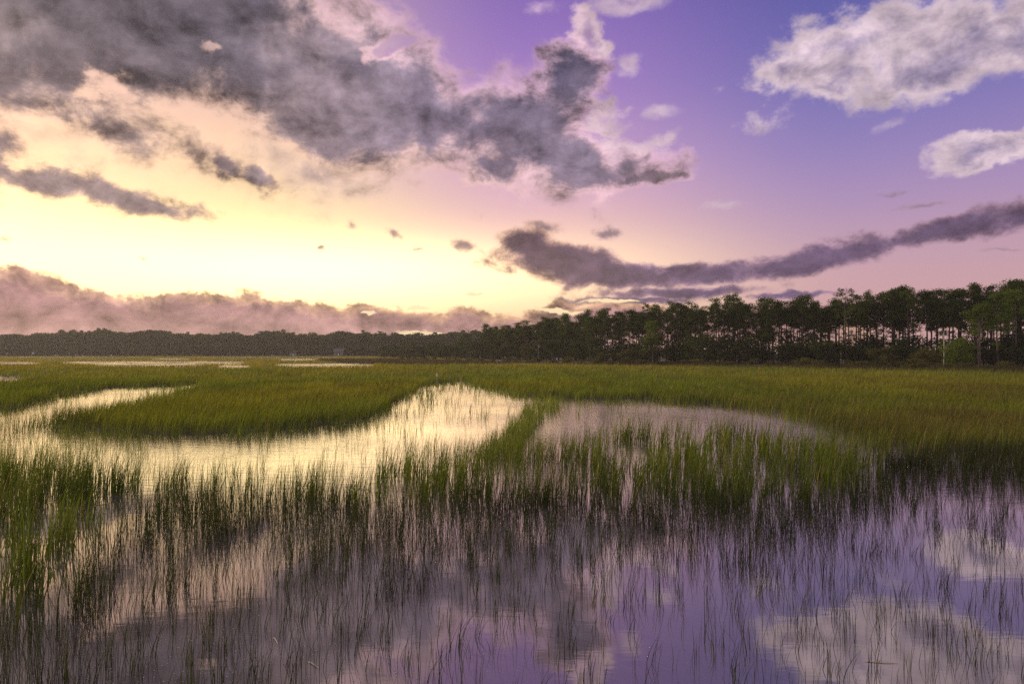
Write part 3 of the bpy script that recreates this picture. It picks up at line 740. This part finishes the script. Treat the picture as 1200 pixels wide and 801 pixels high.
def board(px, Y, w, h, z, label):
    root = empty('sign_board', ((px-600)/F*Y, Y, 0)); m = MB(); m.box(-.06, -.06, 0, .06, .06, z); m.build('post', PLANK, root)
    m = MB(); m.box(-w/2, -.10, z-h/2, w/2, -.062, z+h/2); m.build('panel', PAINT, root); return tag(root, label, 'sign')
board(39, 590, 1.7, 1.5, 2.6, 'largest of the pale specks at the foot of the far wood, near the left edge')
board(8.5, 592, .8, 1.0, 2.4, 'faint pale speck at the foot of the far wood, nearest the left edge')
board(81, 592, .9, .9, 2.6, 'tiny pale speck at the foot of the far wood, right of the larger one')
m = MB(); m.tube([(0, 0, -.3), (.01, 0, .5), (0, 0, .98)], [.035, .035, .03], 8); 
root = empty('marker_stake', ((512-600)/F*62, 62, 0)); m.build('stake', DEAD, root)
m = MB(); m.tube([(0, 0, .80), (0, 0, .85), (0, 0, 1.10), (0, 0, 1.16)], [.045, .09, .085, .03], 8); m.build('cap', STRAW, root)
tag(root, 'pale thin stake with a straw coloured top at the head of the creek', 'stake')

# floating straws and seed fluff on the foreground water
def straw(px, py, ln, ang, label):
    x, y = ground(px, py); m = MB(); dx_, dy_ = math.cos(ang)*ln/2, math.sin(ang)*ln/2
    m.tube([(-dx_, -dy_, .0), (-dx_*.3, -dy_*.3+.004, .006), (dx_*.3, dy_*.3, .006), (dx_, dy_, .0)], [.004, .0055, .005, .0025], 6)
    root = m.build('floating_straw', STRAW); root.location = (x, y, .003); return tag(root, label, 'straw')
straw(325, 748, .17, -1.0, 'pale floating straw lying slantwise on dark water left of centre, the upper of two')
straw(369, 776, .19, -.75, 'pale floating straw lying slantwise on dark water left of centre, the lower of two')
straw(672, 669, .17, 1.2, 'short upright-looking pale straw caught among thin stems in the middle')
straw(667, 782, .08, .1, 'short pinkish straw lying level on the water near the bottom edge')
straw(229, 699, .16, 0, 'thin pale straw lying level among the left clumps')
straw(260, 702, .18, .25, 'thin pale straw tilted among the left clumps, right of the level one')
straw(1030, 773, .30, -.12, 'long dark straw floating level on the reflected cloud at lower right')
n_ = 900; fx = rng.normal(280, 150, n_); fy = 655+rng.random(n_)**.8*150
k = (fx > 0) & (fx < 900); fx, fy = fx[k], fy[k]; n_ = len(fx); gx, gy = EYE*F/(fy-HOR)*(fx-600)/F, EYE*F/(fy-HOR)
r_ = .003+.004*rng.random(n_); an = np.arange(6)*math.pi/3
v = np.stack([gx[:, None]+np.cos(an)*r_[:, None], gy[:, None]+np.sin(an)*r_[:, None], np.full((n_, 6), .004)], -1)
top_ = np.stack([gx, gy, .004+r_*.8], -1)[:, None, :]; v = np.concatenate([v, top_], 1)
b_ = (np.arange(n_)*7)[:, None]; tri = np.stack([np.stack([b_[:, 0]+k, b_[:, 0]+(k+1) % 6, b_[:, 0]+6], 1) for k in range(6)], 1).reshape(-1, 3)
tag(quads('seed_fluff', v.reshape(-1, 3), tri, STRAW, smooth=True), 'tiny pale specks of seed fluff floating between the reeds at lower left', 'fluff', kind='stuff')

# ------------------------------------------------------------------ evening haze
m, t = mat('evening_haze'); vol = nd(t, 'ShaderNodeVolumePrincipled'); vol.inputs['Density'].default_value = .00016; vol.inputs['Color'].default_value = (.95, .88, .82, 1); vol.inputs['Anisotropy'].default_value = .3
o_ = nd(t, 'ShaderNodeOutputMaterial'); t.links.new(vol.outputs[0], o_.inputs['Volume'])
mb = MB(); mb.box(-4000, -70, -1.5, 4000, 5100, 27); tag(mb.build('haze', m), 'thin warm evening haze lying over the whole marsh', 'haze', kind='stuff')
